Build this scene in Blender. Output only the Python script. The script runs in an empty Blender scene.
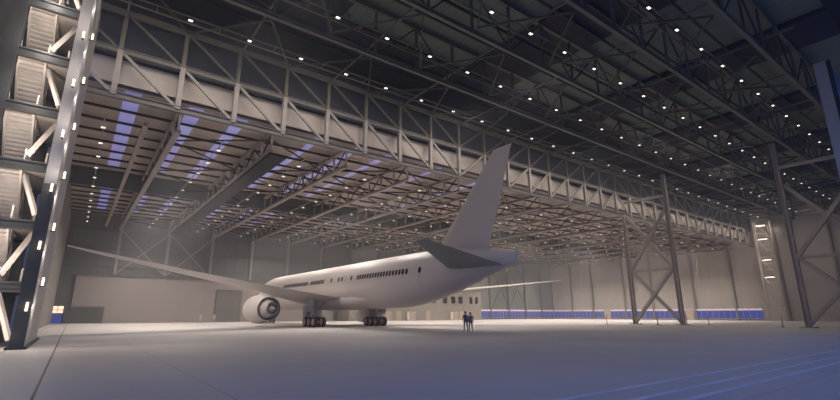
import bpy, math, random
from mathutils import Vector, Matrix
random.seed(7)
S = bpy.context.scene
COL = S.collection
PI = math.pi
ORD = ('first second third fourth fifth sixth seventh eighth ninth tenth eleventh twelfth thirteenth fourteenth fifteenth '
       'sixteenth seventeenth eighteenth nineteenth twentieth').split()
TENS = ['', '', 'twenty', 'thirty']
def ordinal(i):                       # 0 -> first
    n = i + 1
    if n <= 20: return ORD[i]
    t, u = divmod(n, 10)
    if u == 0: return {2: 'twentieth', 3: 'thirtieth', 4: 'fortieth'}[t]
    return TENS[t] + '-' + ORD[u - 1]

# ------------------------------------------------------------------ materials
def lin(c):
    return tuple((v / 12.92 if v <= 0.04045 else ((v + 0.055) / 1.055) ** 2.4) for v in [x / 255.0 for x in c]) + (1.0,)

def nodes(name):
    m = bpy.data.materials.new(name); m.use_nodes = True
    nt = m.node_tree
    return m, nt, nt.nodes['Principled BSDF']

def paint(name, rgb, rough=0.5, metal=0.0, var=0.12, scale=1.2, bump=0.0, spec=0.4):
    m, nt, b = nodes(name)
    c = lin(rgb)
    tc = nt.nodes.new('ShaderNodeTexCoord'); nz = nt.nodes.new('ShaderNodeTexNoise')
    nz.inputs['Scale'].default_value = scale; nz.inputs['Detail'].default_value = 5
    nt.links.new(tc.outputs['Object'], nz.inputs['Vector'])
    rp = nt.nodes.new('ShaderNodeValToRGB')
    rp.color_ramp.elements[0].position = 0.3; rp.color_ramp.elements[1].position = 0.7
    rp.color_ramp.elements[0].color = tuple(v * (1 - var) for v in c[:3]) + (1,)
    rp.color_ramp.elements[1].color = tuple(min(1, v * (1 + var)) for v in c[:3]) + (1,)
    nt.links.new(nz.outputs['Fac'], rp.inputs['Fac']); nt.links.new(rp.outputs['Color'], b.inputs['Base Color'])
    b.inputs['Roughness'].default_value = rough; b.inputs['Metallic'].default_value = metal
    b.inputs['Specular IOR Level'].default_value = spec
    if bump:
        bp = nt.nodes.new('ShaderNodeBump'); bp.inputs['Strength'].default_value = bump
        nt.links.new(nz.outputs['Fac'], bp.inputs['Height']); nt.links.new(bp.outputs['Normal'], b.inputs['Normal'])
    return m

def glow(name, rgb, strength, base=(200, 200, 200)):
    m, nt, b = nodes(name)
    b.inputs['Base Color'].default_value = lin(base)
    b.inputs['Emission Color'].default_value = lin(rgb)
    b.inputs['Emission Strength'].default_value = strength
    return m

def ribbed(name, rgb, axis, pitch, rough=0.6, depth=0.35):
    """sheet cladding: colour with noise and fine seams across one axis, as bump and thin dark joints"""
    m, nt, b = nodes(name)
    c = lin(rgb); seam = 0.72 if 'roof' in name or 'leaf' in name or 'door' in name else 0.88
    N = nt.nodes.new; L = nt.links.new
    tc = N('ShaderNodeTexCoord'); sp = N('ShaderNodeSeparateXYZ'); L(tc.outputs['Object'], sp.inputs[0])
    dv = N('ShaderNodeMath'); dv.operation = 'DIVIDE'; dv.inputs[1].default_value = pitch
    L(sp.outputs['XYZ'.index(axis)], dv.inputs[0])
    fr = N('ShaderNodeMath'); fr.operation = 'FRACT'; L(dv.outputs[0], fr.inputs[0])
    pp = N('ShaderNodeMath'); pp.operation = 'COMPARE'; pp.inputs[1].default_value = 0.5; pp.inputs[2].default_value = 0.46
    L(fr.outputs[0], pp.inputs[0])
    nz = N('ShaderNodeTexNoise'); nz.inputs['Scale'].default_value = 0.25; nz.inputs['Detail'].default_value = 6
    L(tc.outputs['Object'], nz.inputs['Vector'])
    rp = N('ShaderNodeValToRGB')
    rp.color_ramp.elements[0].position = 0.3; rp.color_ramp.elements[1].position = 0.7
    rp.color_ramp.elements[0].color = tuple(v * 0.9 for v in c[:3]) + (1,)
    rp.color_ramp.elements[1].color = tuple(min(1, v * 1.08) for v in c[:3]) + (1,)
    L(nz.outputs['Fac'], rp.inputs['Fac'])
    mx = N('ShaderNodeMix'); mx.data_type = 'RGBA'
    L(pp.outputs[0], mx.inputs['Factor'])
    mx.inputs['A'].default_value = tuple(v * seam for v in c[:3]) + (1,)
    L(rp.outputs['Color'], mx.inputs['B']); L(mx.outputs['Result'], b.inputs['Base Color'])
    bp = N('ShaderNodeBump'); bp.inputs['Strength'].default_value = depth; bp.inputs['Distance'].default_value = 0.05
    L(pp.outputs[0], bp.inputs['Height']); L(bp.outputs['Normal'], b.inputs['Normal'])
    b.inputs['Roughness'].default_value = rough
    return m

def floor_material():
    m, nt, b = nodes('hangar_concrete')
    N = nt.nodes.new; L = nt.links.new
    tc = N('ShaderNodeTexCoord'); sp = N('ShaderNodeSeparateXYZ'); L(tc.outputs['Object'], sp.inputs[0])
    def line(axis, off, pitch, half):
        a = N('ShaderNodeMath'); a.operation = 'ADD'; a.inputs[1].default_value = -off; L(sp.outputs[axis], a.inputs[0])
        if pitch:
            d = N('ShaderNodeMath'); d.operation = 'PINGPONG'; d.inputs[1].default_value = pitch; L(a.outputs[0], d.inputs[0])
        else:
            d = N('ShaderNodeMath'); d.operation = 'ABSOLUTE'; L(a.outputs[0], d.inputs[0])
        c = N('ShaderNodeMath'); c.operation = 'LESS_THAN'; c.inputs[1].default_value = half; L(d.outputs[0], c.inputs[0])
        return c.outputs[0]
    def mul(s, k):
        a = N('ShaderNodeMath'); a.operation = 'MULTIPLY'; a.inputs[1].default_value = k; L(s, a.inputs[0]); return a.outputs[0]
    def mx(a, c):
        q = N('ShaderNodeMath'); q.operation = 'MAXIMUM'; L(a, q.inputs[0]); L(c, q.inputs[1]); return q.outputs[0]
    joints = mx(mx(line(0, -0.4, 0, 0.03), mul(line(0, -2.3, 0, 0.04), 0.6)), mul(mx(line(0, 3.0, 8.0, 0.03), line(1, 4.0, 8.0, 0.03)), 0.22))
    nz = N('ShaderNodeTexNoise'); nz.inputs['Scale'].default_value = 0.09; nz.inputs['Detail'].default_value = 8
    nz.inputs['Roughness'].default_value = 0.6
    L(tc.outputs['Object'], nz.inputs['Vector'])
    rp = N('ShaderNodeValToRGB')
    rp.color_ramp.elements[0].position = 0.3; rp.color_ramp.elements[1].position = 0.72
    rp.color_ramp.elements[0].color = lin((176, 171, 168)); rp.color_ramp.elements[1].color = lin((196, 190, 186))
    L(nz.outputs['Fac'], rp.inputs['Fac'])
    mi = N('ShaderNodeMix'); mi.data_type = 'RGBA'; L(joints, mi.inputs['Factor'])
    L(rp.outputs['Color'], mi.inputs['A']); mi.inputs['B'].default_value = lin((48, 48, 52))
    L(mi.outputs['Result'], b.inputs['Base Color'])
    b.inputs['Roughness'].default_value = 0.55; b.inputs['Specular IOR Level'].default_value = 0.25
    return m

M = {}
M['floor'] = floor_material()
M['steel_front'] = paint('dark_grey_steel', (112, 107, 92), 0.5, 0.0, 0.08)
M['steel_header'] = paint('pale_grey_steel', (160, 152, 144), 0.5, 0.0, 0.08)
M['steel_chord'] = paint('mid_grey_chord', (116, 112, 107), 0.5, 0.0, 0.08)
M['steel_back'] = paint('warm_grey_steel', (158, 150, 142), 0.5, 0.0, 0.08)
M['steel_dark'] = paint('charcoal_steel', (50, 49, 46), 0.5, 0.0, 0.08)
M['brace'] = paint('dim_brace_steel', (84, 80, 70), 0.6)
M['ladder'] = paint('pale_ladder_steel', (184, 174, 163), 0.5)
M['canopy'] = paint('charcoal_canopy', (28, 27, 24), 0.8)
M['soffit'] = paint('dark_soffit', (48, 47, 46), 0.7)
M['steel_tower'] = paint('grey_tower_steel', (176, 166, 157), 0.5, 0.0, 0.08)
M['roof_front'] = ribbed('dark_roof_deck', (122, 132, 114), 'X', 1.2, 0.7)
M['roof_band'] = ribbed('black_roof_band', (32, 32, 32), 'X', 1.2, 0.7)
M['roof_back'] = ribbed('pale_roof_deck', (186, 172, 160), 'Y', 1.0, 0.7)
M['bulkhead'] = ribbed('grey_green_sheet', (98, 102, 98), 'X', 2.2, 0.6)
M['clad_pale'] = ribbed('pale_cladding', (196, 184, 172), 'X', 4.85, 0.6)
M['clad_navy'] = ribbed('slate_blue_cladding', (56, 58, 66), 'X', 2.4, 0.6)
M['wall_pale'] = paint('pale_wall_sheet', (156, 147, 142), 0.65, 0, 0.05, 0.15)
M['wall_grey'] = ribbed('grey_wall_sheet', (118, 119, 114), 'X', 2.2, 0.65, 0.2)
M['wall_side'] = ribbed('pale_side_wall_sheet', (172, 164, 154), 'Y', 2.4, 0.65, 0.2)
M['wall_left'] = paint('pale_left_wall', (158, 152, 146), 0.6)
M['trim_mid'] = paint('warm_wall_column', (138, 131, 122), 0.6)
M['trim_pale'] = paint('pale_wall_column', (158, 156, 150), 0.6)
M['trim'] = paint('wall_column_grey', (112, 112, 108), 0.6)
M['white_paint'] = paint('aircraft_white', (204, 196, 190), 0.35, 0.0, 0.02, 0.4)
M['grey_paint'] = paint('aircraft_grey', (168, 164, 162), 0.4, 0.0, 0.04, 0.5)
M['stab_shaded'] = paint('shaded_stabilizer_grey', (132, 136, 134), 0.45, 0.0, 0.03, 0.5)  # underside shade put into the colour, darker than the aircraft white
M['metal'] = paint('bare_metal', (158, 153, 148), 0.45, 0.3, 0.1)
M['dark'] = paint('dark_duct', (40, 38, 38), 0.6)
M['glass_dark'] = paint('dark_window_glass', (12, 12, 14), 0.6, 0.0, 0.05, spec=0.1)
M['tyre'] = paint('black_rubber', (64, 56, 54), 0.8)
M['hub'] = paint('rust_wheel_hub', (232, 184, 158), 0.5)
M['skylight'] = glow('dusk_skylight', (126, 128, 226), 0.4)
M['window_blue'] = glow('blue_lit_glazing', (66, 86, 182), 0.48, (40, 50, 90))
M['window_pink'] = glow('pale_lit_glazing', (225, 195, 215), 0.5)
M['window_trim'] = paint('pinkish_window_frame', (196, 172, 182), 0.5)
M['sign_glow'] = glow('warm_lit_transom', (255, 205, 170), 1.6)
M['lamp'] = glow('lamp_lens', (255, 244, 232), 2.0)
M['lamp_back'] = glow('back_lamp_lens', (255, 240, 222), 1.6)
M['lamp_column'] = glow('column_lamp_lens', (255, 226, 196), 3.0)
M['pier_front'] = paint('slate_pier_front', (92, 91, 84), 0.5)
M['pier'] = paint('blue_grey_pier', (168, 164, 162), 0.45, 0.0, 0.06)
M['navy_steel'] = paint('navy_grey_steel', (60, 61, 61), 0.5, 0.0, 0.08)
M['stair'] = paint('pale_stair_steel', (214, 204, 194), 0.6)
M['parapet'] = paint('beige_parapet', (176, 166, 156), 0.7)
M['door_leaf'] = ribbed('blue_grey_door_leaf', (214, 216, 222), 'X', 2.5, 0.5)
M['door_pale'] = paint('pale_door', (186, 170, 152), 0.6)
M['door_grey'] = ribbed('grey_roller_door', (120, 116, 110), 'Z', 0.5, 0.6)
M['door_dark'] = ribbed('dark_roller_door', (92, 94, 90), 'Z', 0.5, 0.6)
M['annex'] = paint('pale_render', (152, 143, 133), 0.8)
M['white_box'] = paint('white_enamel', (246, 243, 238), 0.5)
M['rail'] = paint('worn_rail', (205, 205, 210), 0.6, 0.0)
M['skin'] = paint('skin', (190, 150, 128), 0.6)
M['hair'] = paint('dark_hair', (40, 32, 28), 0.8)
M['navy_cloth'] = paint('navy_cloth', (84, 92, 118), 0.9)
M['slate_cloth'] = paint('slate_cloth', (112, 112, 124), 0.9)
M['pale_cloth'] = paint('pale_cloth', (196, 184, 174), 0.9)
M['shoe'] = paint('dark_shoe', (34, 32, 32), 0.7)
M['post_red'] = paint('pinkish_post', (186, 140, 124), 0.6)

# ------------------------------------------------------------------ mesh builder
class MB:
    def __init__(s): s.v = []; s.f = []; s.mi = []
    def poly(s, pts, faces, mi=0):
        o = len(s.v); s.v += [tuple(p) for p in pts]
        for f in faces: s.f.append(tuple(o + i for i in f)); s.mi.append(mi)
        return s
    def box(s, x0, x1, y0, y1, z0, z1, mi=0):
        p = [(x, y, z) for z in (z0, z1) for x, y in ((x0, y0), (x1, y0), (x1, y1), (x0, y1))]
        return s.poly(p, [(3, 2, 1, 0), (4, 5, 6, 7), (0, 1, 5, 4), (1, 2, 6, 5), (2, 3, 7, 6), (3, 0, 4, 7)], mi)
    def prism(s, p0, p1, prof, up=(0, 0, 1), mi=0):
        p0, p1 = Vector(p0), Vector(p1); d = (p1 - p0).normalized()
        u = Vector(up)
        if abs(d.dot(u)) > 0.98: u = Vector((0, 1, 0))
        r = d.cross(u).normalized(); u = r.cross(d)
        n = len(prof)
        pts = [p + r * a + u * b for p in (p0, p1) for a, b in prof]
        fs = [(i, (i + 1) % n, n + (i + 1) % n, n + i) for i in range(n)] + [tuple(range(n - 1, -1, -1)), tuple(range(n, 2 * n))]
        return s.poly(pts, fs, mi)
    def bar(s, p0, p1, w, h, up=(0, 0, 1), mi=0):
        w /= 2; h /= 2
        return s.prism(p0, p1, [(-w, -h), (w, -h), (w, h), (-w, h)], up, mi)
    def ibeam(s, p0, p1, w, h, t, up=(0, 0, 1), mi=0):
        w /= 2; h /= 2; q = t / 2
        return s.prism(p0, p1, [(-w, -h), (w, -h), (w, -h + t), (q, -h + t), (q, h - t), (w, h - t), (w, h), (-w, h), (-w, h - t), (-q, h - t), (-q, -h + t), (-w, -h + t)], up, mi)
    def tube(s, p0, p1, r, n=8, mi=0):
        return s.prism(p0, p1, [(r * math.cos(2 * PI * i / n), r * math.sin(2 * PI * i / n)) for i in range(n)], (0, 0, 1), mi)
    def loft(s, rings, cap=True, mi=0):
        n = len(rings[0]); o = len(s.v)
        for r in rings: s.v += [tuple(p) for p in r]
        for k in range(len(rings) - 1):
            for i in range(n):
                j = (i + 1) % n
                s.f.append((o + k * n + i, o + k * n + j, o + (k + 1) * n + j, o + (k + 1) * n + i)); s.mi.append(mi)
        if cap:
            s.f.append(tuple(o + i for i in range(n - 1, -1, -1))); s.mi.append(mi)
            e = o + (len(rings) - 1) * n
            s.f.append(tuple(e + i for i in range(n))); s.mi.append(mi)
        return s
    def mesh(s, name, mats, smooth=False):
        me = bpy.data.meshes.new(name); me.from_pydata(s.v, [], s.f); me.update()
        for m in (mats if isinstance(mats, (list, tuple)) else [mats]): me.materials.append(m)
        me.polygons.foreach_set('material_index', s.mi)
        if smooth: me.polygons.foreach_set('use_smooth', [True] * len(me.polygons))
        import bmesh
        bm = bmesh.new(); bm.from_mesh(me); bmesh.ops.recalc_face_normals(bm, faces=bm.faces); bm.to_mesh(me); bm.free()
        if smooth: me.set_sharp_from_angle(angle=math.radians(40))
        return me
    def build(s, name, mats, parent=None, loc=(0, 0, 0), smooth=False):
        return link(name, s.mesh(name, mats, smooth), parent, loc)

def link(name, data, parent=None, loc=(0, 0, 0)):
    o = bpy.data.objects.new(name, data); COL.objects.link(o); o.location = loc
    if parent is not None: o.parent = parent
    return o
def thing(name, label, cat, loc=(0, 0, 0), rz=0.0, group=None):
    o = bpy.data.objects.new(name, None); COL.objects.link(o)
    o.location = loc; o.rotation_euler = (0, 0, rz); o.empty_display_size = 0.3
    return tag(o, label, cat, group)
def tag(o, label, cat, group=None):
    o['label'] = label; o['category'] = cat
    if group: o['group'] = group
    return o
def struct(o, label=None, cat=None):
    o['kind'] = 'structure'
    if label: o['label'] = label
    if cat: o['category'] = cat
    return o
def copy_tree(o, parent=None, loc=None):
    c = o.copy(); COL.objects.link(c)
    if parent is not None: c.parent = parent
    if loc is not None: c.location = loc
    for ch in KIDS.get(o.name, list(o.children)): copy_tree(ch, c)
    return c
KIDS = {}
def ring(cx, cz, y, rx, rz, n=32):
    return [(cx + rx * math.cos(2 * PI * i / n), y, cz + rz * math.sin(2 * PI * i / n)) for i in range(n)]

# ------------------------------------------------------------------ the place (metres): x along the girder, y into the hangar
XL, XR = -7.0, 146.0
HB = 43.0             # girder line
BW = 110.0            # back wall
BAY, BX0 = 8.85, 5.5  # rear bay truss grid
ZR, ZF = 21.3, 30.9   # rear / front roof undersides

# --- camera
fpx = 450.0; th = math.atan(114 / fpx); AL = math.radians(36.9)
R_ = Vector((math.cos(AL), -math.sin(AL), 0)); Fh = Vector((math.sin(AL), math.cos(AL), 0)); Zv = Vector((0, 0, 1))
F_ = Fh * math.cos(th) + Zv * math.sin(th); U_ = Zv * math.cos(th) - Fh * math.sin(th)
cam = bpy.data.cameras.new('camera'); cam.sensor_width = 36; cam.lens = fpx / 840 * 36; cam.clip_end = 600
co = bpy.data.objects.new('camera', cam); COL.objects.link(co)
co.matrix_world = Matrix(((R_.x, U_.x, -F_.x, 0), (R_.y, U_.y, -F_.y, 0), (R_.z, U_.z, -F_.z, 1.72), (0, 0, 0, 1)))
S.camera = co

# --- setting
struct(MB().box(-250, 400, -300, BW + 2, -0.4, 0).build('floor', M['floor']))
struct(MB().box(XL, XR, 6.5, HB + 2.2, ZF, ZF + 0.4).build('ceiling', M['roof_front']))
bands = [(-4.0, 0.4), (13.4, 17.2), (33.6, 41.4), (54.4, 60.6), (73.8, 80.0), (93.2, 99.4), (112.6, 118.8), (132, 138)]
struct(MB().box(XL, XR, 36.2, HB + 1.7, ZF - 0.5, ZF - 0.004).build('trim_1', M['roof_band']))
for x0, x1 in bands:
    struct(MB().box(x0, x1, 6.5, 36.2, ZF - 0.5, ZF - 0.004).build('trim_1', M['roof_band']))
struct(MB().box(XL, XR, HB + 2.2, BW + 0.4, ZR, ZR + 0.4).build('ceiling_rear', M['roof_back']))
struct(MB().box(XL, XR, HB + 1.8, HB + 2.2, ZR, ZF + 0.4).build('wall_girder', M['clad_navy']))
struct(MB().box(XL, XR, BW, BW + 0.4, 0, ZR).build('wall_back', M['wall_grey']))
struct(MB().box(XR, XR + 0.4, 7, BW + 0.4, 0, ZF + 0.4).build('wall_right', M['wall_side']))
struct(MB().box(XL - 0.4, XL, 7, 39, 0, ZF + 0.4).build('wall_left_front', M['wall_grey']))
struct(MB().box(XL, -3.0, 38.6, 39, 0, ZF).build('wall_left_return', M['wall_grey']))
# left wall of the rear bay: folded sheet with upright ribs
b = MB(); b.box(-3.6, -3.2, 45.3, BW, 0, ZR)
y = 45.4
while y < BW - 1:
    b.box(-3.2, -2.85, y, y + 1.1, 0, ZR - 1.2); y += 2.4
struct(b.build('wall_left', M['wall_left']))
struct(MB().box(XL, XR, -4.0, 6.5, ZF - 0.9, ZF - 0.3).build('ceiling_canopy', M['canopy']))
struct(MB().box(76.5, XR, 7.0, 7.4, 0, ZF).build('wall_front', M['canopy']))
struct(MB().box(XL, XR, -4.4, -4.0, 18.0, ZF - 0.3).build('sky_block_wall', M['clad_navy']))  # unseen wall behind the camera, added to keep sky light off the roof
# pale lower cladding on the back wall
struct(MB().box(-0.3, 54, BW - 0.7, BW - 0.002, 0, 9.2).build('wall_back_lower', M['wall_pale']))
struct(MB().box(-0.6, 54, BW - 0.95, BW - 0.7, 9.0, 9.35).build('trim_2', M['trim']))
for k in range(16):
    x = BX0 + 0.2 + BAY * k
    if x < XR - 1:
        struct(MB().ibeam((x, BW - 0.35, 9.2 if x < 54 else 0), (x, BW - 0.35, ZR), 0.5, 0.6, 0.08, (0, 1, 0)).build('trim_3', M['trim_pale' if x < 54 else 'trim']))
for k in range(3):
    z = 10.8 + 3.6 * k
    struct(MB().box(XL + 4, 54, BW - 0.2, BW - 0.002, z, z + 0.2).build('trim_4', M['trim']))
for y in (101.5, 93.0, 81.2, 72.0, 59.8, 49.4, 38, 27, 16):
    struct(MB().ibeam((XR - 0.35, y, 0), (XR - 0.35, y, ZR if y > HB else ZF), 0.5, 0.6, 0.08, (1, 0, 0)).build('trim_5', M['trim_mid']))

# blue ribbon windows
def ribbon(n, p0, p1, z0, z1, nx, pane):
    d = (Vector(p1) - Vector(p0)); L = d.length; d.normalize(); nrm = Vector((nx[0], nx[1], 0))
    root = MB().prism(Vector(p0) + Vector((0, 0, (z0 + z1) / 2)), Vector(p1) + Vector((0, 0, (z0 + z1) / 2)),
                      [(-0.04, -(z1 - z0) / 2), (0.04, -(z1 - z0) / 2), (0.04, (z1 - z0) / 2), (-0.04, (z1 - z0) / 2)]).build('window_%d' % n, M['window_blue'])
    struct(root)
    top = MB(); q0 = Vector(p0) + nrm * 0.06; q1 = Vector(p1) + nrm * 0.06
    top.bar(q0 + Vector((0, 0, z1 - 0.25)), q1 + Vector((0, 0, z1 - 0.25)), 0.04, 0.55)
    top.build('clerestory_pane', M['window_pink'], root)
    fr = MB(); k = 0.0
    while k <= L:
        c = Vector(p0) + d * k + nrm * 0.1
        fr.bar(c + Vector((0, 0, z0)), c + Vector((0, 0, z1)), 0.09, 0.09); k += pane
    for z in (z0, z1 - 0.55, z1):
        fr.bar(Vector(p0) + nrm * 0.1 + Vector((0, 0, z)), Vector(p1) + nrm * 0.1 + Vector((0, 0, z)), 0.09, 0.09)
    fr.build('window_frame', M['window_trim'], root)
    return root
ribbon(1, (101.6, BW - 0.1, 0), (XR - 0.5, BW - 0.1, 0), 0.5, 3.2, (0, -1), 1.5)
ribbon(2, (XR - 0.1, BW - 0.5, 0), (XR - 0.1, 43.5, 0), 0.5, 3.2, (-1, 0), 1.5)

# skylights in the rear roof
for x, sw in ((0.9, 1.35), (6.2, 1.35), (10.6, 1.2), (19.4, 0.8), (24.6, 0.8), (28.9, 0.8), (37.4, 0.7), (46.5, 0.7)):
    for y0, y1 in ((HB + 2.6, 72.5), (76, 104)):
        o = MB().box(x, x + sw, y0, y1, ZR - 0.06, ZR - 0.003).build('window_3', M['skylight']); struct(o)
# bulkhead across the rear bay
struct(MB().box(-3, XR, 74.4, 74.7, 18.75, ZR).build('bulkhead_girder', M['bulkhead']))

# doors in the walls
o = MB().box(25.6, 30.4, BW - 0.85, BW - 0.7, 0, 6.6).build('door_1', M['door_grey']); struct(o)
f = MB(); f.box(25.2, 25.6, BW - 0.95, BW - 0.7, 0, 7.0); f.box(30.4, 30.8, BW - 0.95, BW - 0.7, 0, 7.0); f.box(25.6, 30.4, BW - 0.95, BW - 0.7, 6.6, 7.0)
f.build('door_frame', M['trim'], o)
o = MB().box(-0.9, 4.8, BW - 0.9, BW - 0.72, 0, 2.9).build('door_2', M['door_dark']); struct(o)
f = MB(); f.box(-1.1, -0.9, BW - 1.0, BW - 0.72, 0, 3.1); f.box(4.8, 5.0, BW - 1.0, BW - 0.72, 0, 3.1); f.box(-0.9, 4.8, BW - 1.0, BW - 0.72, 2.9, 3.1)
f.build('door_frame', M['trim'], o)
o = MB().box(-3.1, -1.3, BW - 0.3, BW - 0.1, 0, 1.75).build('door_3', M['window_blue']); struct(o)
MB().box(-3.1, -1.3, BW - 0.34, BW - 0.1, 1.9, 3.15).build('transom_pane', M['sign_glow'], o)
f = MB()
for x in (-3.15, -2.2, -1.3): f.box(x - 0.05, x + 0.05, BW - 0.4, BW - 0.1, 0, 3.25)
for z in (0.9, 1.82, 2.5, 3.2): f.box(-3.1, -1.3, BW - 0.4, BW - 0.1, z - 0.05, z + 0.05)
f.build('door_frame', M['trim'], o)
for n, y0, y1 in ((4, 86.6, 89.0), (5, 60.4, 62.6)):
    o = MB().box(XR - 0.5, XR - 0.25, y0, y1, 0, 3.1).build('door_%d' % n, M['door_pale']); struct(o)
    MB().box(XR - 0.58, XR - 0.5, y0 + 0.25, y0 + 0.4, 1.0, 1.15).build('door_handle', M['metal'], o)

# ------------------------------------------------------------------ generic truss along local +x
def truss(root, L, z0, z1, step, mats, cw, ch, pw, dr, fan='alt', mid=None, double=False, diagmat=None, wide=None):
    m = mats
    c = MB()
    if double:
        for s in (-1, 1): c.ibeam((0, s * double, z0), (L, s * double, z0), cw, ch, 0.06)
        x = 0.0
        while x <= L: c.bar((x, -double, z0), (x, double, z0), 0.12, 0.12); x += step
    else: c.ibeam((0, 0, z0), (L, 0, z0), cw, ch, 0.07)
    c.build('bottom_chord', m, root)
    MB().ibeam((0, 0, z1), (L, 0, z1), cw, ch, 0.07).build('top_chord', m, root)
    n = int(round(L / step))
    pm = MB().ibeam((0, 0, z0), (0, 0, z1), pw, pw, 0.05).mesh('post', m)
    dm = MB().tube((0, 0, z0), (step, 0, z1), dr, 6).mesh('diagonal', diagmat or m)
    dn = MB().tube((0, 0, z1), (step, 0, z0), dr, 6).mesh('diagonal', diagmat or m)
    for i in range(n + 1): link('post', pm, root, (i * step, 0, 0))
    for i in range(n):
        if fan == 'alt': me = dm if i % 2 else dn
        elif fan == 'centre': me = dn if i < n / 2 else dm
        else: me = dm
        link('diagonal', me, root, (i * step, 0, 0))

STEP = 4.85
NPAN = 31
X0 = 0.05 - 4.85          # first panel point so that posts fall on x = 0.05 + 4.85 k
LEN = NPAN * STEP
# --- main girder between the two bays
g = thing('girder_truss', 'deep two-tier pale steel girder across the hangar between dark front roof and pale rear roof', 'truss', (X0, HB, 0))
ZB, ZM, ZT = 19.6, 23.7, 27.4
for nm, z, w, h in (('bottom_chord', ZB, 0.7, 0.55), ('middle_chord', ZM, 0.6, 0.5), ('top_chord', ZT, 0.6, 0.5)):
    c = MB()
    c.ibeam((0, 0, z), (LEN, 0, z), w * 0.6, h, 0.08)
    c.build(nm, M['steel_chord'] if z < 26 else M['steel_front'], g)
pm = MB().ibeam((0, 0, ZB), (0, 0, ZM), 0.42, 0.42, 0.06).mesh('lower_post', M['steel_header'])
pu = MB().ibeam((0, 0, ZM), (0, 0, ZT), 0.34, 0.34, 0.05).mesh('upper_post', M['steel_front'])
dd = [MB().bar((0, 0, a), (STEP, 0, c), 0.26, 0.26).mesh('lower_diagonal', M['steel_header']) for a, c in ((ZM, ZB), (ZB, ZM))]
du = [MB().bar((0, 0, a), (STEP, 0, c), 0.2, 0.2).mesh('upper_diagonal', M['steel_front']) for a, c in ((ZT, ZM), (ZM, ZT))]
for i in range(NPAN + 1):
    link('lower_post', pm, g, (i * STEP, 0, 0)); link('upper_post', pu, g, (i * STEP, 0, 0))
for i in range(NPAN):
    xc = X0 + (i + .5) * STEP
    k = 0 if xc < 40 or 76 < xc < 112 else 1
    link('lower_diagonal', dd[k], g, (i * STEP, 0, 0)); link('upper_diagonal', du[k], g, (i * STEP, 0, 0))
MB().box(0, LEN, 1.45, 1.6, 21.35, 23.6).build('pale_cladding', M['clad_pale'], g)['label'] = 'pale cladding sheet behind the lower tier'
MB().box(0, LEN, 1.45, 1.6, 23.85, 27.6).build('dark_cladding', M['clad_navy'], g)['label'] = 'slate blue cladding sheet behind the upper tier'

# --- front roof trusses
fy = [33.0, 24.8, 17.2, 10.6]
fname = ['nearest the girder', 'second from the girder', 'third from the girder', 'farthest from it, above the door tracks']
proto = None
for i, y in enumerate(fy):
    lab = 'dark steel roof truss of the front bay, ' + fname[i]
    if proto is None:
        proto = thing('roof_truss', lab, 'truss', (X0, y, 0), 0, 'roof trusses of the front bay')
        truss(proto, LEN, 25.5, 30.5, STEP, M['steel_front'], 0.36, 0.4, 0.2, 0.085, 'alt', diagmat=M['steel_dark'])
        KIDS[proto.name] = list(proto.children)
    else:
        copy_tree(proto, None, (X0, y, 0))['label'] = lab
# bracing in the plane of the bottom chords
ys = [HB] + fy
bname = ['between the girder and the first roof truss', 'between the first and second roof trusses', 'between the second and third roof trusses', 'between the third and fourth roof trusses']
for j in range(4):
    ya, yb = ys[j] - (0.35 if j == 0 else 0.7), ys[j + 1] + 0.7
    t = thing('roof_bracing', 'zigzag of dark braces ' + bname[j] + ' of the front bay', 'bracing', (X0, yb, 25.6), 0, 'zigzag bracing of the front roof')
    w = ya - yb; za = 1.6 if j == 0 else 0.0
    s = STEP
    m1 = MB().bar((0, 0, 0), (s, w, za), 0.14, 0.14).mesh('brace', M['brace']); m2 = MB().bar((0, w, za), (s, 0, 0), 0.14, 0.14).mesh('brace', M['brace'])
    for i in range(NPAN):
        link('brace', m2 if i % 2 == 0 else m1, t, (i * s, 0, 0))
# tie beams across the trusses and purlins under the front deck
tm = MB().bar((0, 8.2, 0), (0, HB, 0), 0.16, 0.16).mesh('tie_beam', M['steel_front'])
for i in range(16):
    x = X0 + STEP * 2 * i + STEP
    o = link('tie_beam', tm, None, (x, 0, 26.95))
    tag(o, 'thin grey tie beam across the front roof trusses, %s from the left side wall' % ordinal(i), 'beam', 'tie beams of the front roof')
pm = MB().ibeam((0, 0, 0), (LEN, 0, 0), 0.18, 0.3, 0.04).mesh('roof_purlin', M['steel_dark'])
py = [41.2, 38.6, 35.9, 30.3, 27.6, 22.3, 19.8, 15.0, 12.8]
for i, y in enumerate(py):
    o = link('roof_purlin', pm, None, (X0, y, ZF - 0.7))
    tag(o, 'dark purlin under the front roof deck parallel to the girder, %s out from it' % ordinal(i), 'purlin', 'purlins of the front roof')
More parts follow.
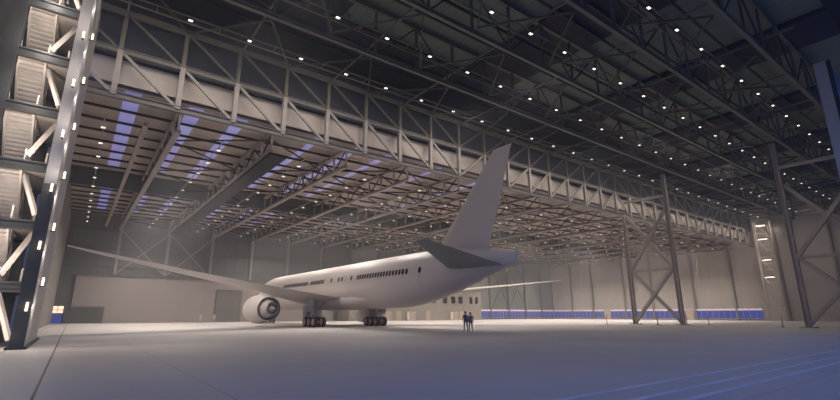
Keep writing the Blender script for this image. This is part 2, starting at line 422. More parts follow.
# --- lamps
def lamp_meshes(lens, sx, sy):
    h = MB(); h.box(-sx, sx, -sy, sy, 0.02, 0.2); h.tube((0, 0, 0.2), (0, 0, 0.28), 0.04, 6)
    return h.mesh('housing', M['steel_dark']), MB().box(-sx * .92, sx * .92, -sy * .92, sy * .92, -0.03, 0.02).mesh('lens', lens)
hm, lm = lamp_meshes(M['lamp'], 0.18, 0.11)
rows = [(39.0, 'nearest the girder'), (31.0, 'second from the girder'), (22.6, 'third from the girder'), (14.4, 'farthest from the girder')]
for j, (y, rn) in enumerate(rows):
    r = MB(); r.bar((-4, 0, 0), (144, 0, 0), 0.12, 0.08); r.bar((-4, 1.0, 0), (144, 1.0, 0), 0.14, 0.1)
    for q in range(30): r.bar((-3 + 5 * q, 0, 0), (-3 + 5 * q, 1.0, 0), 0.06, 0.06)
    x = -3
    o = r.build('lamp_rail', M['steel_front'], None, (0, y, 26.62))
    tag(o, 'thin rail carrying the front roof lamp row ' + rn, 'rail', 'lamp rails of the front roof')
    for i in range(30):
        x = -0.5 + 5.0 * i
        if x > 144: break
        t = thing('ceiling_light', '%s white lamp from the left in the front roof row %s' % (ordinal(i), rn), 'lamp', (x, y, 26.3), 0, 'lamps of the front roof')
        link('housing', hm, t); link('lens', lm, t)
bm_ = MB(); bm_.box(-0.18, 0.18, -0.12, 0.12, 0.02, 0.18, 0); bm_.tube((0, 0, 0.18), (0, 0, 0.365), 0.03, 5, 0); bm_.box(-0.17, 0.17, -0.11, 0.11, -0.03, 0.02, 1)
blm = bm_.mesh('rear_lamp', [M['steel_back'], M['lamp_back']])
brows = [-0.2] + [BX0 + BAY * (k + .5) for k in range(15)]
for j, x in enumerate(brows):
    o = MB().bar((0, 46, 0), (0, 107, 0), 0.08, 0.06).build('lamp_rail', M['steel_back'], None, (x, 0, 18.9))
    tag(o, 'thin rail of the rear bay lamp row, %s row from the left wall' % ordinal(j), 'rail', 'lamp rails of the rear roof')
    for i in range(12):
        o = link('ceiling_light', blm, None, (x, 48.7 + 4.95 * i, 18.5))
        tag(o, '%s lamp back from the girder in the %s rear bay row from left' % (ordinal(i), ordinal(j)), 'lamp', 'lamps of the rear roof')

# --- rear bay trusses
tp = None
LB = 64.0
for k in range(16):
    x = BX0 + BAY * k
    lab = 'grey steel rear bay truss running to the back wall, %s from the left wall' % ordinal(k)
    if tp is None:
        tp = thing('rear_truss', lab, 'truss', (x, HB + 2.4, 0), PI / 2, 'roof trusses of the rear bay')
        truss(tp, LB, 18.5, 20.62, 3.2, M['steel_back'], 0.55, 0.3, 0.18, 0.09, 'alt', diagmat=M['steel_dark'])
        KIDS[tp.name] = list(tp.children)
    else: copy_tree(tp, None, (x, HB + 2.4, 0))['label'] = lab
# wide soffit girder under the second truss
o = MB().box(-1.0, 0.9, HB + 2.4, BW - 3, 18.05, 18.3).build('soffit_plate', M['soffit'], None, (BX0 + BAY + 0.9, 0, 0))
tag(o, 'broad dark soffit plate alongside the second rear bay truss from the left wall', 'beam')
o = MB().ibeam((0, HB + 2.4, 0), (0, BW - 3, 0), 0.4, 0.4, 0.06).build('crane_rail', M['steel_back'], None, (2.9, 0, 18.5))
tag(o, 'slim pale beam just left of the first rear bay truss', 'beam')
rp_ = MB().ibeam((-3, 0, 0), (XR, 0, 0), 0.14, 0.26, 0.04).mesh('rear_purlin', M['steel_dark'])
i = 0; y = HB + 3.2
while y < BW - 2:
    o = link('rear_purlin', rp_, None, (0, y, ZR - 0.35))
    tag(o, 'dark purlin under the pale rear roof, %s back from the girder' % ordinal(i), 'purlin', 'purlins of the rear roof')
    i += 1; y += 3.55
m1 = MB().tube((0.3, 0.1, 0), (BAY - 0.3, 6.3, 0), 0.09, 6).mesh('brace', M['steel_dark']); m2 = MB().tube((BAY - 0.3, 0.1, 0), (0.3, 6.3, 0), 0.09, 6).mesh('brace', M['steel_dark'])
for k in range(15):
    t = thing('lateral_bracing', 'dark zigzag bracing between the %s and %s rear bay trusses from the left' % (ordinal(k), ordinal(k + 1)), 'bracing', (BX0 + BAY * k, HB + 2.4, 19.6), 0, 'lateral bracing of the rear roof')
    for q in range(10):
        link('brace', m1 if (q + k) % 2 else m2, t, (0, q * 6.4, 0))

# --- wall bracing
def xbrace(x0, x1, z0, z1, y, lab):
    t = thing('wall_brace', lab, 'bracing', (x0, y, z0), 0, 'cross braces on the back wall')
    for a, c in (((0, 0, 0), (x1 - x0, 0, z1 - z0)), ((0, -0.15, z1 - z0), (x1 - x0, -0.15, 0))):
        MB().bar(a, c, 0.24, 0.24).build('brace', M['trim_pale' if x0 < 54 else 'trim'], t)
xbrace(5.9, 14.3, 9.6, 18.2, BW - 0.9, 'cross brace high on back wall between first two wall columns above left wing tip')
xbrace(14.8, 23.2, 9.6, 18.2, BW - 0.9, 'cross brace high on back wall between second and third wall columns from left')
xbrace(112.0, 120.4, 3.6, 17.5, BW - 0.9, 'cross brace on back wall past the tail, left one of two above blue windows')
xbrace(120.9, 129.2, 3.6, 17.5, BW - 0.9, 'cross brace on back wall past the tail, right one of two above blue windows')

# --- braced towers on the centre line
def tower(y0, y1, za, zb, lab, x):
    t = thing('braced_tower', lab, 'tower', (x, y0, 0), 0, 'braced steel towers')
    lo = 0.75
    for y, zt in ((y0, za), (y1, zb)):
        c = MB(); c.ibeam((0, y - y0, 0.0), (0, y - y0, zt), 0.6, 0.62, 0.1, (0, 1, 0))
        c.build('leg', M['steel_tower'], t)
        p = MB(); p.box(-0.8, 0.8, y - y0 - .8, y - y0 + .8, 0, 0.12); p.build('base_plate', M['steel_tower'], t)
    w = y1 - y0; e = 0.3 if w > 0 else -0.3
    for z0, z1 in ((0.5, 9.0), (9.0, 19.0)):
        for a, c, dx in (((0, e, z0), (0, w - e, z1), -0.2), ((0, e, z1), (0, w - e, z0), 0.25)):
            MB().bar((dx, a[1], a[2]), (dx, c[1], c[2]), 0.48, 0.48).build('diagonal_brace', M['steel_tower'], t)
    for z in (9.0, 21.5): MB().bar((0, e, z), (0, w - e, z), 0.4, 0.4).build('cross_beam', M['steel_tower'], t)
tower(42.2, 34.4, 19.3, 25.2, 'cross-braced steel tower under the girder, standing right of the aircraft tail', 78.4)
tower(18.0, 9.6, 25.2, 25.2, 'cross-braced steel tower nearest the blue door leaf, in the foreground on the right', 76.0)

# ladder tower at the far right
t = thing('ladder_tower', 'slender lattice ladder tower with lamps by the right wall at the girder end', 'tower', (142.0, 41.0, 0))
for dy in (0, -3.3):
    MB().ibeam((0, dy, 0), (0, dy, 25.4), 0.5, 0.5, 0.07).build('leg', M['ladder'], t)
k = 0
for z in [1.6 * q + 1.6 for q in range(15)]:
    MB().bar((0, -3.1, z), (0, -0.2, z), 0.18, 0.18).build('rung', M['ladder'], t)
for q in range(5):
    MB().bar((-.15, -3.1, 1.6 + 4.8 * q), (-.15, -0.2, 6.4 + 4.8 * q), 0.16, 0.16).build('diagonal_brace', M['ladder'], t)
for z, n in ((24.2, 'topmost'), (20.6, 'second from top'), (15.2, 'third from top'), (10.8, 'lowest')):
    l = thing('tower_light', 'bright lamp on the ladder tower by the right wall, %s of four' % n, 'lamp', (141.6, 39.35, z), 0, 'lamps on the ladder tower')
    MB().box(-0.3, -0.06, -1.0, 1.0, 0.1, 0.3).build('housing', M['steel_dark'], l)
    MB().box(-0.32, -0.08, -0.95, 0.95, -0.05, 0.1).build('lens', M['lamp_column'], l)

# --- door leaf and rails
d = thing('hangar_door_leaf', 'huge blue-grey sliding hangar door leaf at the right edge, standing on its tracks', 'door', (55.6, 7.7, 0))
MB().box(0, 20, 0.0, 0.95, 0.35, 25.9).build('leaf', M['door_leaf'], d)
for x in (0.2, 19.8): MB().ibeam((x, -0.15, 0.35), (x, -0.15, 25.9), 0.35, 0.3, 0.05, (0, 1, 0)).build('stile', M['navy_steel'], d)
for x in (3, 17):
    w = MB(); w.loft([[(x + .3 * math.cos(2 * PI * i / 16), yy, .3 + .3 * math.sin(2 * PI * i / 16)) for i in range(16)] for yy in (.3, .6)]); w.build('wheel', M['metal'], d, smooth=True)
for i, y in enumerate((4.7, 5.35, 6.25)):
    o = MB().bar((-3, y, 0.0), (140, y, 0.0), 0.16, 0.02).build('door_track', M['rail'])
    tag(o, 'steel door track in the foreground floor, %s one from the camera' % ordinal(i), 'rail', 'door tracks in the floor')

# ------------------------------------------------------------------ stair tower at the left
pr = thing('lit_pier', 'tall blue-grey pier with small lamps climbing it, right of the stair tower', 'column', (-2.0, 32.8, 0))
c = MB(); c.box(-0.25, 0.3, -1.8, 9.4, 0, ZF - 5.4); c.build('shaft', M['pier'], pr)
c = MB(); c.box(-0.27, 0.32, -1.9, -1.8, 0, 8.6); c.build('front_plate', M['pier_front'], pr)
c = MB(); c.box(-0.4, 0.45, -2.1, 9.5, 0, 0.12); c.build('base_plate', M['navy_steel'], pr)
zs = [3.2 + 3.12 * k for k in range(7)]
for side, dx_, dy, z0, nn in (('front', -1.86, 30.75, 1.9, 'front'), ('rear', -1.69, 33.2, 3.3, 'side')):
    for k in range(8):
        z = z0 + 3.12 * k
        l = thing('wall_light', '%s lamp up from the floor on the %s face of the pier by the stairs' % (ordinal(k), nn), 'lamp', (dx_, dy, z), 0 if side == 'rear' else -PI / 2, 'lamps on the lit pier')
        MB().box(0.0, 0.24, -0.05, 0.05, -0.1, -0.04).build('bracket', M['navy_steel'], l)
        q = MB(); q.loft([[(0.14 + .055 * math.cos(2 * PI * i / 10), .055 * math.sin(2 * PI * i / 10), zz) for i in range(10)] for zz in (-0.04, 0.4)]); q.build('lamp_tube', M['lamp_column'], l, smooth=True)
st = thing('stair_tower', 'steel stair tower with ribbed flights and dark landing beams at the left edge', 'stairs', (-3.4, 33, 0))
for x, y in ((-1.6, -1.0), (-1.6, 5.0)):
    MB().ibeam((x, y, 0), (x, y, 25.2), 0.75, 0.7, 0.1, (0, 1, 0)).build('column', M['navy_steel'], st)
for k in range(8):
    z = 3.1 + 3.3 * k
    MB().ibeam((-1.4, -1.0, z), (1.08, -1.0, z), 0.3, 0.55, 0.08).build('landing_beam', M['navy_steel'], st)
    MB().ibeam((-1.4, 5.0, z), (0.7, 5.0, z), 0.3, 0.55, 0.08).build('landing_beam', M['navy_steel'], st)
    MB().box(-1.4, 1.0, 3.6, 5.0, z - 0.1, z + 0.05).build('landing', M['parapet'], st)
    MB().box(0.05, 1.1, -0.6, 3.6, z - 0.12, z + 0.05).build('side_landing', M['parapet'], st)
    MB().box(0.9, 0.98, -0.6, 5.0, z + 0.05, z + 1.0).build('parapet', M['parapet'], st)
    z0 = z - 3.1
    f = MB(); n = 16
    for s in (-1.25, -0.02): f.prism((s, 3.6, z0 + .1), (s, -0.7, z), [(-0.05, -0.18), (0.05, -0.18), (0.05, 0.18), (-0.05, 0.18)])
    for q in range(n):
        yy = 3.6 - 4.3 * (q + .5) / n; zz = z0 + .1 + (z - z0 - .1) * (q + .5) / n
        f.box(-1.25, -0.02, yy - 0.2, yy + 0.2, zz - 0.03, zz + 0.03); f.box(-1.25, -0.02, yy + 0.16, yy + 0.2, zz - 0.25, zz + 0.03)
    f.build('flight', M['stair'], st)
    hr = MB()
    for s in (-1.28, 0.02):
        hr.tube((s, 3.6, z0 + 1.1), (s, -0.7, z + 1.0), 0.05, 6)
        for q in range(4):
            yy = 3.6 - 4.3 * q / 3; zz = z0 + .1 + (z - z0 - .1) * q / 3; hr.tube((s, yy, zz), (s, yy, zz + 1.0), 0.04, 6)
    hr.build('handrail', M['stair'], st)
    if k % 2: MB().bar((0.1, -0.7, z0 + .4), (1.0, 0.0, z - 0.3), 0.2, 0.2).build('diagonal_brace', M['stair'], st)
    else: MB().bar((1.0, -0.7, z0 + .4), (0.1, 0.0, z - 0.3), 0.2, 0.2).build('diagonal_brace', M['stair'], st)

# ------------------------------------------------------------------ the aircraft
A0, GB = 31.8, 60.8
ac = thing('airliner', 'large plain white twin-engine airliner parked nose-in under the girder', 'airplane', (A0, GB, 0))
def Y(b): return b - GB
fs = [(96.6, 4.65, .04, .04), (96.45, 4.7, .45, .45), (96.0, 4.78, .95, .95), (95.2, 4.95, 1.5, 1.55), (94.0, 5.12, 2.02, 2.1), (92.4, 5.3, 2.5, 2.58),
      (90.3, 5.45, 2.87, 2.92), (88, 5.53, 3.07, 3.1), (85.5, 5.55, 3.13, 3.15), (80, 5.55, 3.13, 3.15), (70, 5.55, 3.13, 3.15), (60, 5.55, 3.13, 3.15), (50, 5.55, 3.13, 3.15), (45, 5.57, 3.12, 3.13),
      (42, 5.72, 2.98, 2.98), (39, 5.98, 2.68, 2.68), (36, 6.25, 2.25, 2.28), (33, 6.52, 1.75, 1.75), (31, 6.68, 1.25, 1.28), (29.4, 6.78, .72, .95), (28.2, 6.8, .32, .74), (27.7, 6.8, .14, .58)]
MB().loft([ring(0, zc, Y(b_), rx, rz, 48) for b_, zc, rx, rz in fs]).build('fuselage', M['white_paint'], ac, smooth=True)
# belly fairing
bf = [(74, 3.5, 1.2, .4), (71, 3.45, 2.5, .9), (67, 3.4, 2.95, 1.15), (60, 3.4, 3.05, 1.2), (54, 3.45, 2.9, 1.1), (50, 3.6, 2.3, .85), (46.5, 3.8, 1.2, .5)]
MB().loft([ring(0, zc, Y(b_), rx, rz, 32) for b_, zc, rx, rz in bf]).build('belly_fairing', M['white_paint'], ac, smooth=True)
def foil(n=14, tc=0.12):
    up = []
    for i in range(n + 1):
        x = 0.5 - 0.5 * math.cos(PI * i / n)
        t = tc / 0.2 * (0.2969 * math.sqrt(x) - 0.126 * x - 0.3516 * x * x + 0.2843 * x ** 3 - 0.1015 * x ** 4)
        up.append((x, t))
    return [(x, t) for x, t in up] + [(x, -t * 0.85) for x, t in up[-2:0:-1]]
def surf(secs, s, vertical=False):
    rings = []
    for l, le, te, z, tc in secs:
        pts = []
        for x, t in foil(14, tc):
            yy = Y(le + (te - le) * x); th_ = t * (le - te)
            pts.append((th_, yy, z) if vertical else (s * l, yy, z + th_))
        rings.append(pts)
    return rings
wing = [(2.2, 72.6, 56.6, 3.75, .105), (4.5, 70.6, 56.5, 4.05, .105), (10.5, 65.4, 56.0, 4.78, .085), (16, 60.8, 53.7, 5.3, .075), (22, 56.0, 51.0, 5.92, .07), (28.5, 51.0, 48.2, 6.66, .065), (31.2, 49.0, 47.1, 6.98, .06), (32.9, 47.3, 46.4, 7.2, .07)]
for s, n in ((-1, 'left'), (1, 'right')):
    w = MB().loft(surf(wing, s)).build('wing', M['white_paint'], ac, smooth=True)
    MB().loft(surf([(0.5, 36.4, 29.0, 6.2, .1), (1.2, 35.8, 28.9, 6.27, .1), (5.5, 32.6, 28.2, 6.78, .095), (10.4, 29.0, 27.3, 7.32, .09), (10.85, 28.3, 27.1, 7.38, .07)], s)).build('stabilizer', M['stab_shaded'], ac, smooth=True)
fin = [(0, 39.4, 31.0, 8.0, .1), (0, 38.7, 30.8, 8.9, .1), (0, 34.4, 29.2, 13.3, .095), (0, 30.45, 27.75, 17.35, .09), (0, 30.0, 27.5, 17.85, .085)]
fo = MB().loft(surf(fin, 1, True)).build('tail_fin', M['white_paint'], ac, smooth=True)
# cabin windows on both sides
wm = {}
def fus_x(z, b_):
    for (ba, za, xa, ra), (bb, zb, xb, rb) in zip(fs, fs[1:]):
        if bb <= b_ <= ba:
            t_ = (ba - b_) / (ba - bb); zc, rx, rz = za + (zb - za) * t_, xa + (xb - xa) * t_, ra + (rb - ra) * t_
            return rx * math.sqrt(max(0, 1 - ((z - zc) / rz) ** 2))
def window_mesh(s, yb):
    q = MB(); pts = []
    n = 12; zc = 6.3
    for o in (0.0, 1.0):
        for i in range(n):
            a = 2 * PI * i / n
            dy = .19 * math.copysign(abs(math.cos(a)) ** .6, math.cos(a)); dz = .31 * math.copysign(abs(math.sin(a)) ** .6, math.sin(a))
            x = fus_x(zc + dz, yb + dy) + (0.03 if o else -0.06)
            pts.append((s * x, dy, zc + dz))
    q.poly(pts, [tuple(range(n, 2 * n))] + [(i, (i + 1) % n, n + (i + 1) % n, n + i) for i in range(n)])
    return q.mesh('cabin_window', M['glass_dark'])
runs = [(77.5, 67.3, .62), (66.2, 61.4, .62), (59.2, 59.0, 1), (57.0, 56.9, 1), (56.0, 55.9, 1), (53.4, 53.3, 1), (51.6, 41.0, .62), (38.9, 38.8, 1)]
spots = []
for a, c, p in runs:
    y = a
    while y >= c: spots.append(y); y -= p
for s in (-1, 1):
    me = window_mesh(s, 60)
    for y in spots:
        link('cabin_window', me if 46 < y < 84 else window_mesh(s, y), ac, (0, Y(y), 0))
# door outlines
for s in (-1, 1):
    for y in (39.6, 54.6, 79.3, 90.0):
        q = MB(); r = 3.15 if y > 42 else 2.72
        zc = 5.55 if y > 42 else 5.95
        pts = []
        for z in (4.7, 5.2, 5.7, 6.2, 6.7):
            xx = s * (math.sqrt(r * r - (z - zc) ** 2) + (0.012 if y < 88 else -.12))
            pts += [(xx, Y(y) - .5, z), (xx, Y(y) + .5, z)]
        for x in [(p[0] - s * .2, p[1], p[2]) for p in list(pts)]: pts.append(x)
        n = 5; fcs = []
        for i in range(n - 1): fcs += [(2 * i, 2 * i + 1, 2 * i + 3, 2 * i + 2), (10 + 2 * i + 2, 10 + 2 * i + 3, 10 + 2 * i + 1, 10 + 2 * i)]
        for i in range(n - 1): fcs += [(2 * i, 2 * i + 2, 12 + 2 * i, 10 + 2 * i), (2 * i + 1, 11 + 2 * i, 13 + 2 * i, 2 * i + 3)]
        fcs += [(0, 10, 11, 1), (8, 9, 19, 18)]
        q.poly(pts, fcs).build('cabin_door', M['white_paint'], ac)
# cockpit glass
q = MB()
for i in range(6):
    a0 = -1.0 + i * .335; a1 = a0 + .31
    pts = []
    for a, b_, z, r in ((a0, 94.1, 5.9, 1.93), (a1, 94.1, 5.9, 1.93), (a1, 93.1, 6.75, 1.9), (a0, 93.1, 6.75, 1.9)):
        pts.append((r * math.sin(a) * 1.08, Y(b_ - .0) + (1.0 - abs(a)) * .9 - .2, z))
    q.poly(pts + [(p[0] * .9, p[1] - .3, p[2]) for p in pts], [(0, 1, 2, 3), (7, 6, 5, 4), (0, 4, 5, 1), (1, 5, 6, 2), (2, 6, 7, 3), (3, 7, 4, 0)])
q.build('cockpit_window', M['glass_dark'], ac)
# engines
def lathe(prof, cx, cz, n=40): return [ring(cx, cz, Y(b_), r, r, n) for b_, r in prof]
EZ = 2.45
for s in (-1, 1):
    cx = s * 9.15
    e = MB().loft(lathe([(66.6, 1.55), (66.4, 1.68), (67.2, 1.85), (68.6, 2.05), (70.2, 2.13), (71.6, 2.08), (72.6, 1.94), (72.9, 1.8), (72.6, 1.68), (71.5, 1.62), (69, 1.62), (67, 1.58), (66.6, 1.55)], cx, EZ), cap=False).build('engine', M['white_paint'], ac, smooth=True)
    MB().loft(lathe([(71.6, .05), (71.3, .4), (71.0, .5), (70.9, 1.6), (70.6, 1.6)], cx, EZ)).build('fan', M['dark'], e, smooth=True)
    MB().loft(lathe([(67.6, 1.6), (67.4, 1.38)], cx, EZ)).build('fan_duct', M['steel_chord'], e)
    MB().loft(lathe([(67.8, 1.4), (66.8, 1.36), (65.6, 1.1), (65.0, .85), (65.0, .76), (65.6, .78), (65.8, .45)], cx, EZ)).build('core_cowl', M['white_paint'], e, smooth=True)
    MB().loft(lathe([(65.8, .46), (65.0, .4), (64.1, .06)], cx, EZ)).build('exhaust_plug', M['white_paint'], e, smooth=True)
    py_ = [(71.8, 4.4, .12, .2), (70.6, 4.45, .28, .4), (68.5, 4.45, .32, .5), (66, 4.4, .3, .5), (63, 4.4, .26, .35), (60.5, 4.5, .1, .2)]
    MB().loft([ring(cx, zc, Y(b_), rx, rz, 12) for b_, zc, rx, rz in py_]).build('pylon', M['white_paint'], e, smooth=True)
# landing gear
def wheel(parent, x, y, r, w):
    q = MB()
    pr_ = [(-w / 2, r * .6), (-w / 2, r * .9), (-w * .35, r), (w * .35, r), (w / 2, r * .9), (w / 2, r * .6)]
    q.loft([[(x + dx, y + rr * math.cos(2 * PI * i / 24), r + rr * math.sin(2 * PI * i / 24)) for i in range(24)] for dx, rr in pr_])
    t_ = q.build('wheel', M['tyre'], parent, smooth=True)
    h = MB()
    h.loft([[(x + dx, y + rr * math.cos(2 * PI * i / 16), r + rr * math.sin(2 * PI * i / 16)) for i in range(16)] for dx, rr in ((-w * .54, r * .2), (-w * .53, r * .66), (w * .53, r * .66), (w * .54, r * .2))])
    h.build('hub', M['hub'], t_, smooth=True)
for s in (-1, 1):
    cx = s * 4.95 + .35
    l = MB().tube((cx, 0, 0.9), (cx, 0.1, 4.2), .24, 16).build('main_gear', M['metal'], ac, smooth=True)
    MB().tube((cx, 0, 1.9), (cx - s * 2.2, 0.1, 3.9), .11, 10).build('side_strut', M['metal'], l, smooth=True)
    MB().tube((cx, 0, 1.7), (cx, 1.9, 3.9), .1, 10).build('drag_strut', M['metal'], l, smooth=True)
    MB().bar((cx, -1.55, .66), (cx, 1.55, .66), .24, .3).build('bogie_beam', M['metal'], l)
    d = MB(); d.box(cx + s * .55, cx + s * .62, -.6, .7, 2.7, 4.0); d.build('gear_door', M['white_paint'], l)
    for k in (-1.45, 0, 1.45):
        MB().tube((cx - .7, k, .66), (cx + .7, k, .66), .09, 10).build('axle', M['metal'], l, smooth=True)
        for q in (-.62, .62): wheel(l, cx + q, k, .66, .48)
nb = Y(91.0)
l = MB().tube((0, nb, .6), (0, nb + .2, 3.6), .16, 14).build('nose_gear', M['metal'], ac, smooth=True)
MB().tube((0, nb, 1.5), (0, nb - 1.6, 3.2), .08, 8).build('drag_strut', M['metal'], l, smooth=True)
MB().tube((-.4, nb, .52), (.4, nb, .52), .07, 8).build('axle', M['metal'], l, smooth=True)
for q in (-.36, .36): wheel(l, q, nb, .52, .34)
for q in (-.75, .75): MB().box(q - .03, q + .03, nb - .9, nb + 1.3, 1.9, 3.2).build('gear_door', M['white_paint'], l)

# ------------------------------------------------------------------ ground equipment and annex
gp = thing('ground_power_unit', 'white box-bodied ground power cart parked just beyond the left main wheels', 'cart', (30.0, 67.8, 0), -0.64)
MB().box(-1.3, 1.3, -0.8, 0.8, .45, 2.75).build('body', M['white_box'], gp)
MB().box(-1.35, 1.35, -.85, .85, 2.75, 2.85).build('roof_cap', M['white_box'], gp)
MB().box(-.8, -.1, -.83, -.8, .7, 2.1).build('access_panel', M['parapet'], gp)
MB().box(.15, .85, -.83, -.8, .9, 1.6).build('grille', M['dark'], gp)
for x in (-.9, .9):
    for y in (-.6, .6):
        q = MB(); q.loft([[(x + .26 * math.cos(2 * PI * i / 16), y + dy, .26 + .26 * math.sin(2 * PI * i / 16)) for i in range(16)] for dy in (-.09, .09)]); q.build('wheel', M['tyre'], gp, smooth=True)
MB().box(-1.2, 1.2, -.6, .6, .32, .45).build('chassis', M['dark'], gp)
MB().tube((-1.2, 0, .4), (-2.2, 0, .3), .05, 8).build('tow_bar', M['metal'], gp)
an = thing('annex_building', 'pale two-storey office block with small dark windows against the back wall behind fuselage', 'building', (78.5, 106.6, 0))
MB().box(-23, 22.8, -3.2, 3.2, 0, 8.6).build('wall', M['annex'], an)
MB().box(-23.2, 23, -3.5, 3.3, 8.6, 9.0).build('roof', M['trim'], an)
for x in (-21, -16, -11, -6, -1, 4, 8.2, 11.4, 14.3, 18.6, 20.9):
    f = MB(); w = .5 if x > 15 else .72
    f.box(x - w - .12, x + w + .12, -3.28, -3.2, 4.7, 6.8); o = f.build('window', M['trim'], an)
    MB().box(x - w, x + w, -3.34, -3.28, 4.82, 6.68).build('pane', M['glass_dark'], o)
for x in (-18, -8, 2, 14.5):
    f = MB(); f.box(x - .8, x + .8, -3.3, -3.2, 0, 2.5); o = f.build('door', M['door_pale'], an)
    MB().box(x + .5, x + .6, -3.36, -3.3, 1, 1.15).build('door_handle', M['metal'], o)
for i, (x, lab) in enumerate(((58, 'pale steel locker against the office block, leftmost, between the landing gears'), (66, 'pale steel locker against the office block, second from the left'),
                              (74, 'pale steel locker against the office block, third from the left'), (89.5, 'pale steel locker against the office block, nearest the two standing people'))):
    t = thing('locker', lab, 'cabinet', (x, 102.4, 0), 0, 'lockers along the office block')
    MB().box(-1.1, 1.1, -.5, .5, .1, 2.3).build('body', M['white_box'], t)
    for q in (-.55, .55):
        o = MB().box(q - .5, q + .5, -.54, -.5, .15, 2.25).build('door', M['door_pale'], t)
        MB().box(q - .04, q + .04, -.58, -.54, 1.1, 1.3).build('handle', M['metal'], o)
    for q in (-1, 1): MB().box(q - .06, q + .06, -.4, .4, 0, .1).build('foot', M['dark'], t)
bp = [(75.0, 45.5), (78.6, 38.5), (80, 34.5), (84.5, 33.0), (76.6, 20.9)]
bl = ['thin pinkish barrier post left of the tower right of the tail', 'thin pinkish barrier post between the legs of the tower right of the tail',
      'thin pinkish barrier post just right of the tower right of the tail', 'thin pinkish barrier post well right of the tower right of the tail', 'thin pinkish barrier post beside the foreground tower on the right']
for (x, y), lab in zip(bp, bl):
    t = thing('barrier_post', lab, 'post', (x, y, 0), 0, 'barrier posts by the towers')
    MB().tube((0, 0, .05), (0, 0, 1.5), .07, 10).build('pole', M['post_red'], t, smooth=True)
    MB().tube((0, 0, 0), (0, 0, .06), .28, 14).build('base', M['dark'], t, smooth=True)

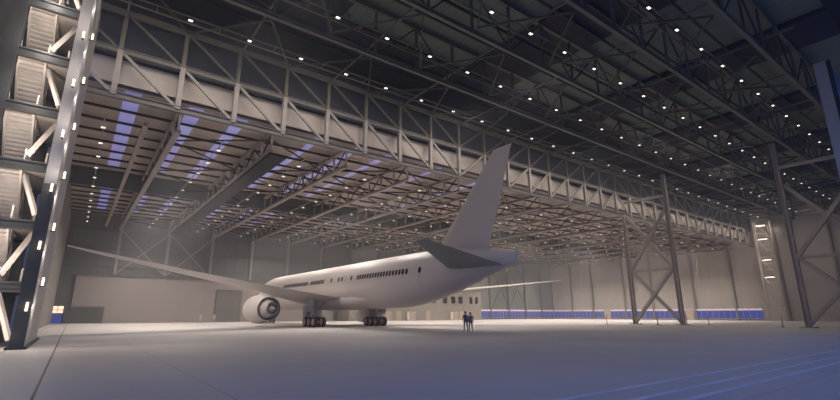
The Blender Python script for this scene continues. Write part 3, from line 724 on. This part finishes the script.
# ------------------------------------------------------------------ people
def person(loc, rz, label, top, bottom, hair='short', turn=0.3, stance=.12, arms=0.1, group=None, h=1.78):
    k = h / 1.78
    V = []; E = []; Rr = []
    def add(p, r, par=None):
        V.append((p[0] * k, p[1] * k, p[2] * k)); Rr.append(r * k * (1.12 if p[2] < 1.5 else 1.0))
        if par is not None: E.append((par, len(V) - 1))
        return len(V) - 1
    pel = add((0, 0, .98), .15); ab = add((0, 0, 1.12), .14, pel); ch = add((0, .0, 1.3), .165, ab); nk0 = add((0, 0, 1.46), .11, ch)
    nk = add((0, .01, 1.53), .06, nk0); hd0 = add((0, .02, 1.6), .08, nk); hd1 = add((0, .03, 1.67), .1, hd0); hd2 = add((0, .01, 1.735), .075, hd1)
    tips = []
    for s in (-1, 1):
        hip = add((s * .09, 0, .92), .1, pel); kn = add((s * (.1 + stance * .3), .03, .5), .065, hip); an_ = add((s * (.1 + stance * .5), -.02, .1), .045, kn)
        add((s * (.11 + stance * .6), .13, .04), .04, an_)
        sh = add((s * .19, 0, 1.41), .065, ch); el = add((s * (.24 + arms * .3), -.03, 1.13), .045, sh); wr = add((s * (.23 + arms * .2), .08, .89), .03, el)
        pm_ = add((s * (.23 + arms * .2), .1, .82), .034, wr)
        tips.append((s, V[pm_]))
    me = bpy.data.meshes.new('body'); me.from_pydata(V, E, [])
    o = bpy.data.objects.new('tmp', me); COL.objects.link(o)
    o.modifiers.new('s', 'SKIN'); 
    for i, r in enumerate(Rr): me.skin_vertices[0].data[i].radius = (r, r * (.72 if i in (ab, ch, nk0, pel) else 1))
    me.skin_vertices[0].data[0].use_root = True
    sb = o.modifiers.new('d', 'SUBSURF'); sb.levels = 2; sb.render_levels = 2
    dg = bpy.context.evaluated_depsgraph_get(); ev = o.evaluated_get(dg)
    src = ev.to_mesh()
    vs = [tuple(v.co) for v in src.vertices]; fs_ = [tuple(p.vertices) for p in src.polygons]
    ev.to_mesh_clear(); bpy.data.objects.remove(o)
    q = MB(); q.v = list(vs); q.f = list(fs_); q.mi = []
    for f_ in fs_:
        z = sum(vs[i][2] for i in f_) / len(f_) / k; x = abs(sum(vs[i][0] for i in f_) / len(f_)) / k
        if z < .08: m_ = 3
        elif z < .95 and x < .2: m_ = 2
        elif z > 1.5 or (z < .88 and x > .2): m_ = 0
        else: m_ = 1
        q.mi.append(m_)
    for s, p in tips:                       # four fingers and a thumb on each hand
        for n, (dy, ln) in enumerate(((-.03, .07), (-.01, .082), (.012, .078), (.033, .06))):
            a = Vector(p) + Vector((0, dy, -.02)) * k; b2 = a + Vector((-s * .005, .004, -ln * .55)) * k; c2 = b2 + Vector((-s * .02, .006, -ln * .45)) * k
            q.tube(a, b2, .009 * k, 6, 0); q.tube(b2, c2, .008 * k, 6, 0)
        a = Vector(p) + Vector((-s * .01, .03, .01)) * k; b2 = a + Vector((-s * .025, .035, -.035)) * k
        q.tube(a, b2, .01 * k, 6, 0); q.tube(b2, b2 + Vector((-s * .008, .008, -.03)) * k, .009 * k, 6, 0)
    root = q.build('person', [M['skin'], M[top], M[bottom], M['shoe']], None, loc, smooth=True)
    root.rotation_euler = (0, 0, rz)
    tag(root, label, 'person', group)
    hc = MB(); rg = []
    for t_ in range(6):
        a = t_ / 5 * PI * .52
        rg.append([(.108 * math.cos(2 * PI * i / 16) * math.sin(a + .02) * k, (.0 + .118 * math.sin(2 * PI * i / 16) * math.sin(a + .02)) * k, (1.69 + .112 * math.cos(a)) * k - (0.03 * k if math.sin(2 * PI * i / 16) < -.3 and t_ > 3 else 0)) for i in range(16)])
    hc.loft(rg, cap=True).build('hair', M['hair'], root, smooth=True)
    fc = MB()
    fc.poly([(-.014 * k, .115 * k, 1.64 * k), (.014 * k, .115 * k, 1.64 * k), (0, .15 * k, 1.642 * k), (0, .118 * k, 1.69 * k)], [(0, 1, 2), (0, 2, 3), (1, 3, 2), (0, 3, 1)])
    fc.build('nose', M['skin'], root)
    ey = MB()
    for s in (-1, 1): ey.loft([[(s * .036 * k + rr * math.cos(2 * PI * i / 8) * k, yy * k, 1.672 * k + rr * .6 * math.sin(2 * PI * i / 8) * k) for i in range(8)] for rr, yy in ((.014, .09), (.012, .123), (.003, .126))])
    ey.build('eyes', M['dark'], root)
    mo = MB(); mo.box(-.024 * k, .024 * k, .1 * k, .124 * k, 1.605 * k, 1.613 * k); mo.build('mouth', M['post_red'], root)
    er = MB()
    for s in (-1, 1): er.loft([[(s * xx * k, (.0 + rr * math.cos(2 * PI * i / 8)) * k, (1.66 + rr * 1.5 * math.sin(2 * PI * i / 8)) * k) for i in range(8)] for xx, rr in ((.085, .02), (.112, .022), (.115, .012))])
    er.build('ears', M['skin'], root)
    return root
person((32.62, 35.6, 0), -0.75, 'person in dark blue jacket, left one of the pair standing below the tail', 'navy_cloth', 'slate_cloth', h=1.98)
person((32.66, 34.9, 0), -0.6, 'person in slate jacket, right one of the pair standing below the tail', 'slate_cloth', 'navy_cloth', h=1.88)
person((21.3, 103.6, 0), 2.6, 'person in pale overalls by the back wall, left one of two near the roller door', 'pale_cloth', 'pale_cloth', h=1.8)
person((23.9, 103.4, 0), -2.8, 'person in pale overalls standing just left of the grey roller door on the back wall', 'pale_cloth', 'pale_cloth', h=1.8)

# ------------------------------------------------------------------ light
w = bpy.data.worlds.new('dusk'); S.world = w; w.use_nodes = True
bg = w.node_tree.nodes['Background']; bg.inputs['Color'].default_value = lin((62, 108, 202)); bg.inputs['Strength'].default_value = 1.7
def area(name, loc, size, power, color, rot=(0, 0, 0), sy=None):
    l = bpy.data.lights.new(name, 'AREA'); l.energy = power; l.color = color; l.size = size
    if sy: l.shape = 'RECTANGLE'; l.size_y = sy
    o = bpy.data.objects.new(name, l); COL.objects.link(o); o.location = loc; o.rotation_euler = rot
    return o
WARM = (1.0, 0.9, 0.82)
for i in range(6):
    for j in range(4):
        area('rear_lamp_light', (10 + 24 * i, 54 + 15 * j, 18.0), 8.0, 2000 if i < 4 else 2700, WARM).data.spread = math.radians(140)
for i in range(6):
    for j in range(2):
        area('front_lamp_light', (10 + 24 * i, 27.0 + 8.6 * j, 25.0), 4.0, 430, WARM)
for i in range(9):
    area('girder_fill_light', (2 + 17 * i, 35.5, 24.0), 14.0, 330, WARM, (math.radians(70), 0, 0), 2.0).data.spread = math.radians(120)  # added fill without fixtures, brightens the girder's lower cladding
def point(loc, p, r=.15, c=WARM):
    l = bpy.data.lights.new('lamp_and_fill_light', 'POINT'); l.energy = p; l.color = c; l.shadow_soft_size = r
    o = bpy.data.objects.new('lamp_and_fill_light', l); COL.objects.link(o); o.location = loc
for z in (24.0, 20.4, 15.0, 10.6): point((139.8, 39.9, z), 90)
for q, z in enumerate((2, 5, 8.2, 11.3, 14.4, 17.5, 20.6, 23.7)):
    point((-1.2, 32.6, z), 45)
    if q > 1: point((-1.85, 30.0, z + 1.2), 45)
    point((-3.6, 30.9, z - .4), 210)  # added fill to brighten the stair flights, no lamp stands here

hz, nt, bs = nodes('thin_haze'); nt.nodes.remove(bs)
vs_ = nt.nodes.new('ShaderNodeVolumeScatter'); vs_.inputs['Density'].default_value = 0.0016; vs_.inputs['Anisotropy'].default_value = 0.2
vs_.inputs['Color'].default_value = (0.95, 0.96, 1, 1)
nt.links.new(vs_.outputs[0], nt.nodes['Material Output'].inputs['Volume'])
o = MB().box(-62, 205, -6, BW + 4, -0.6, ZF + 3).build('haze', hz); o['kind'] = 'stuff'; tag(o, 'thin pale haze filling the whole hangar air', 'haze')
S.view_settings.view_transform = 'Standard'; S.view_settings.look = 'None'; S.view_settings.gamma = 1; S.view_settings.exposure = 0.0
S.view_settings.use_curve_mapping = False
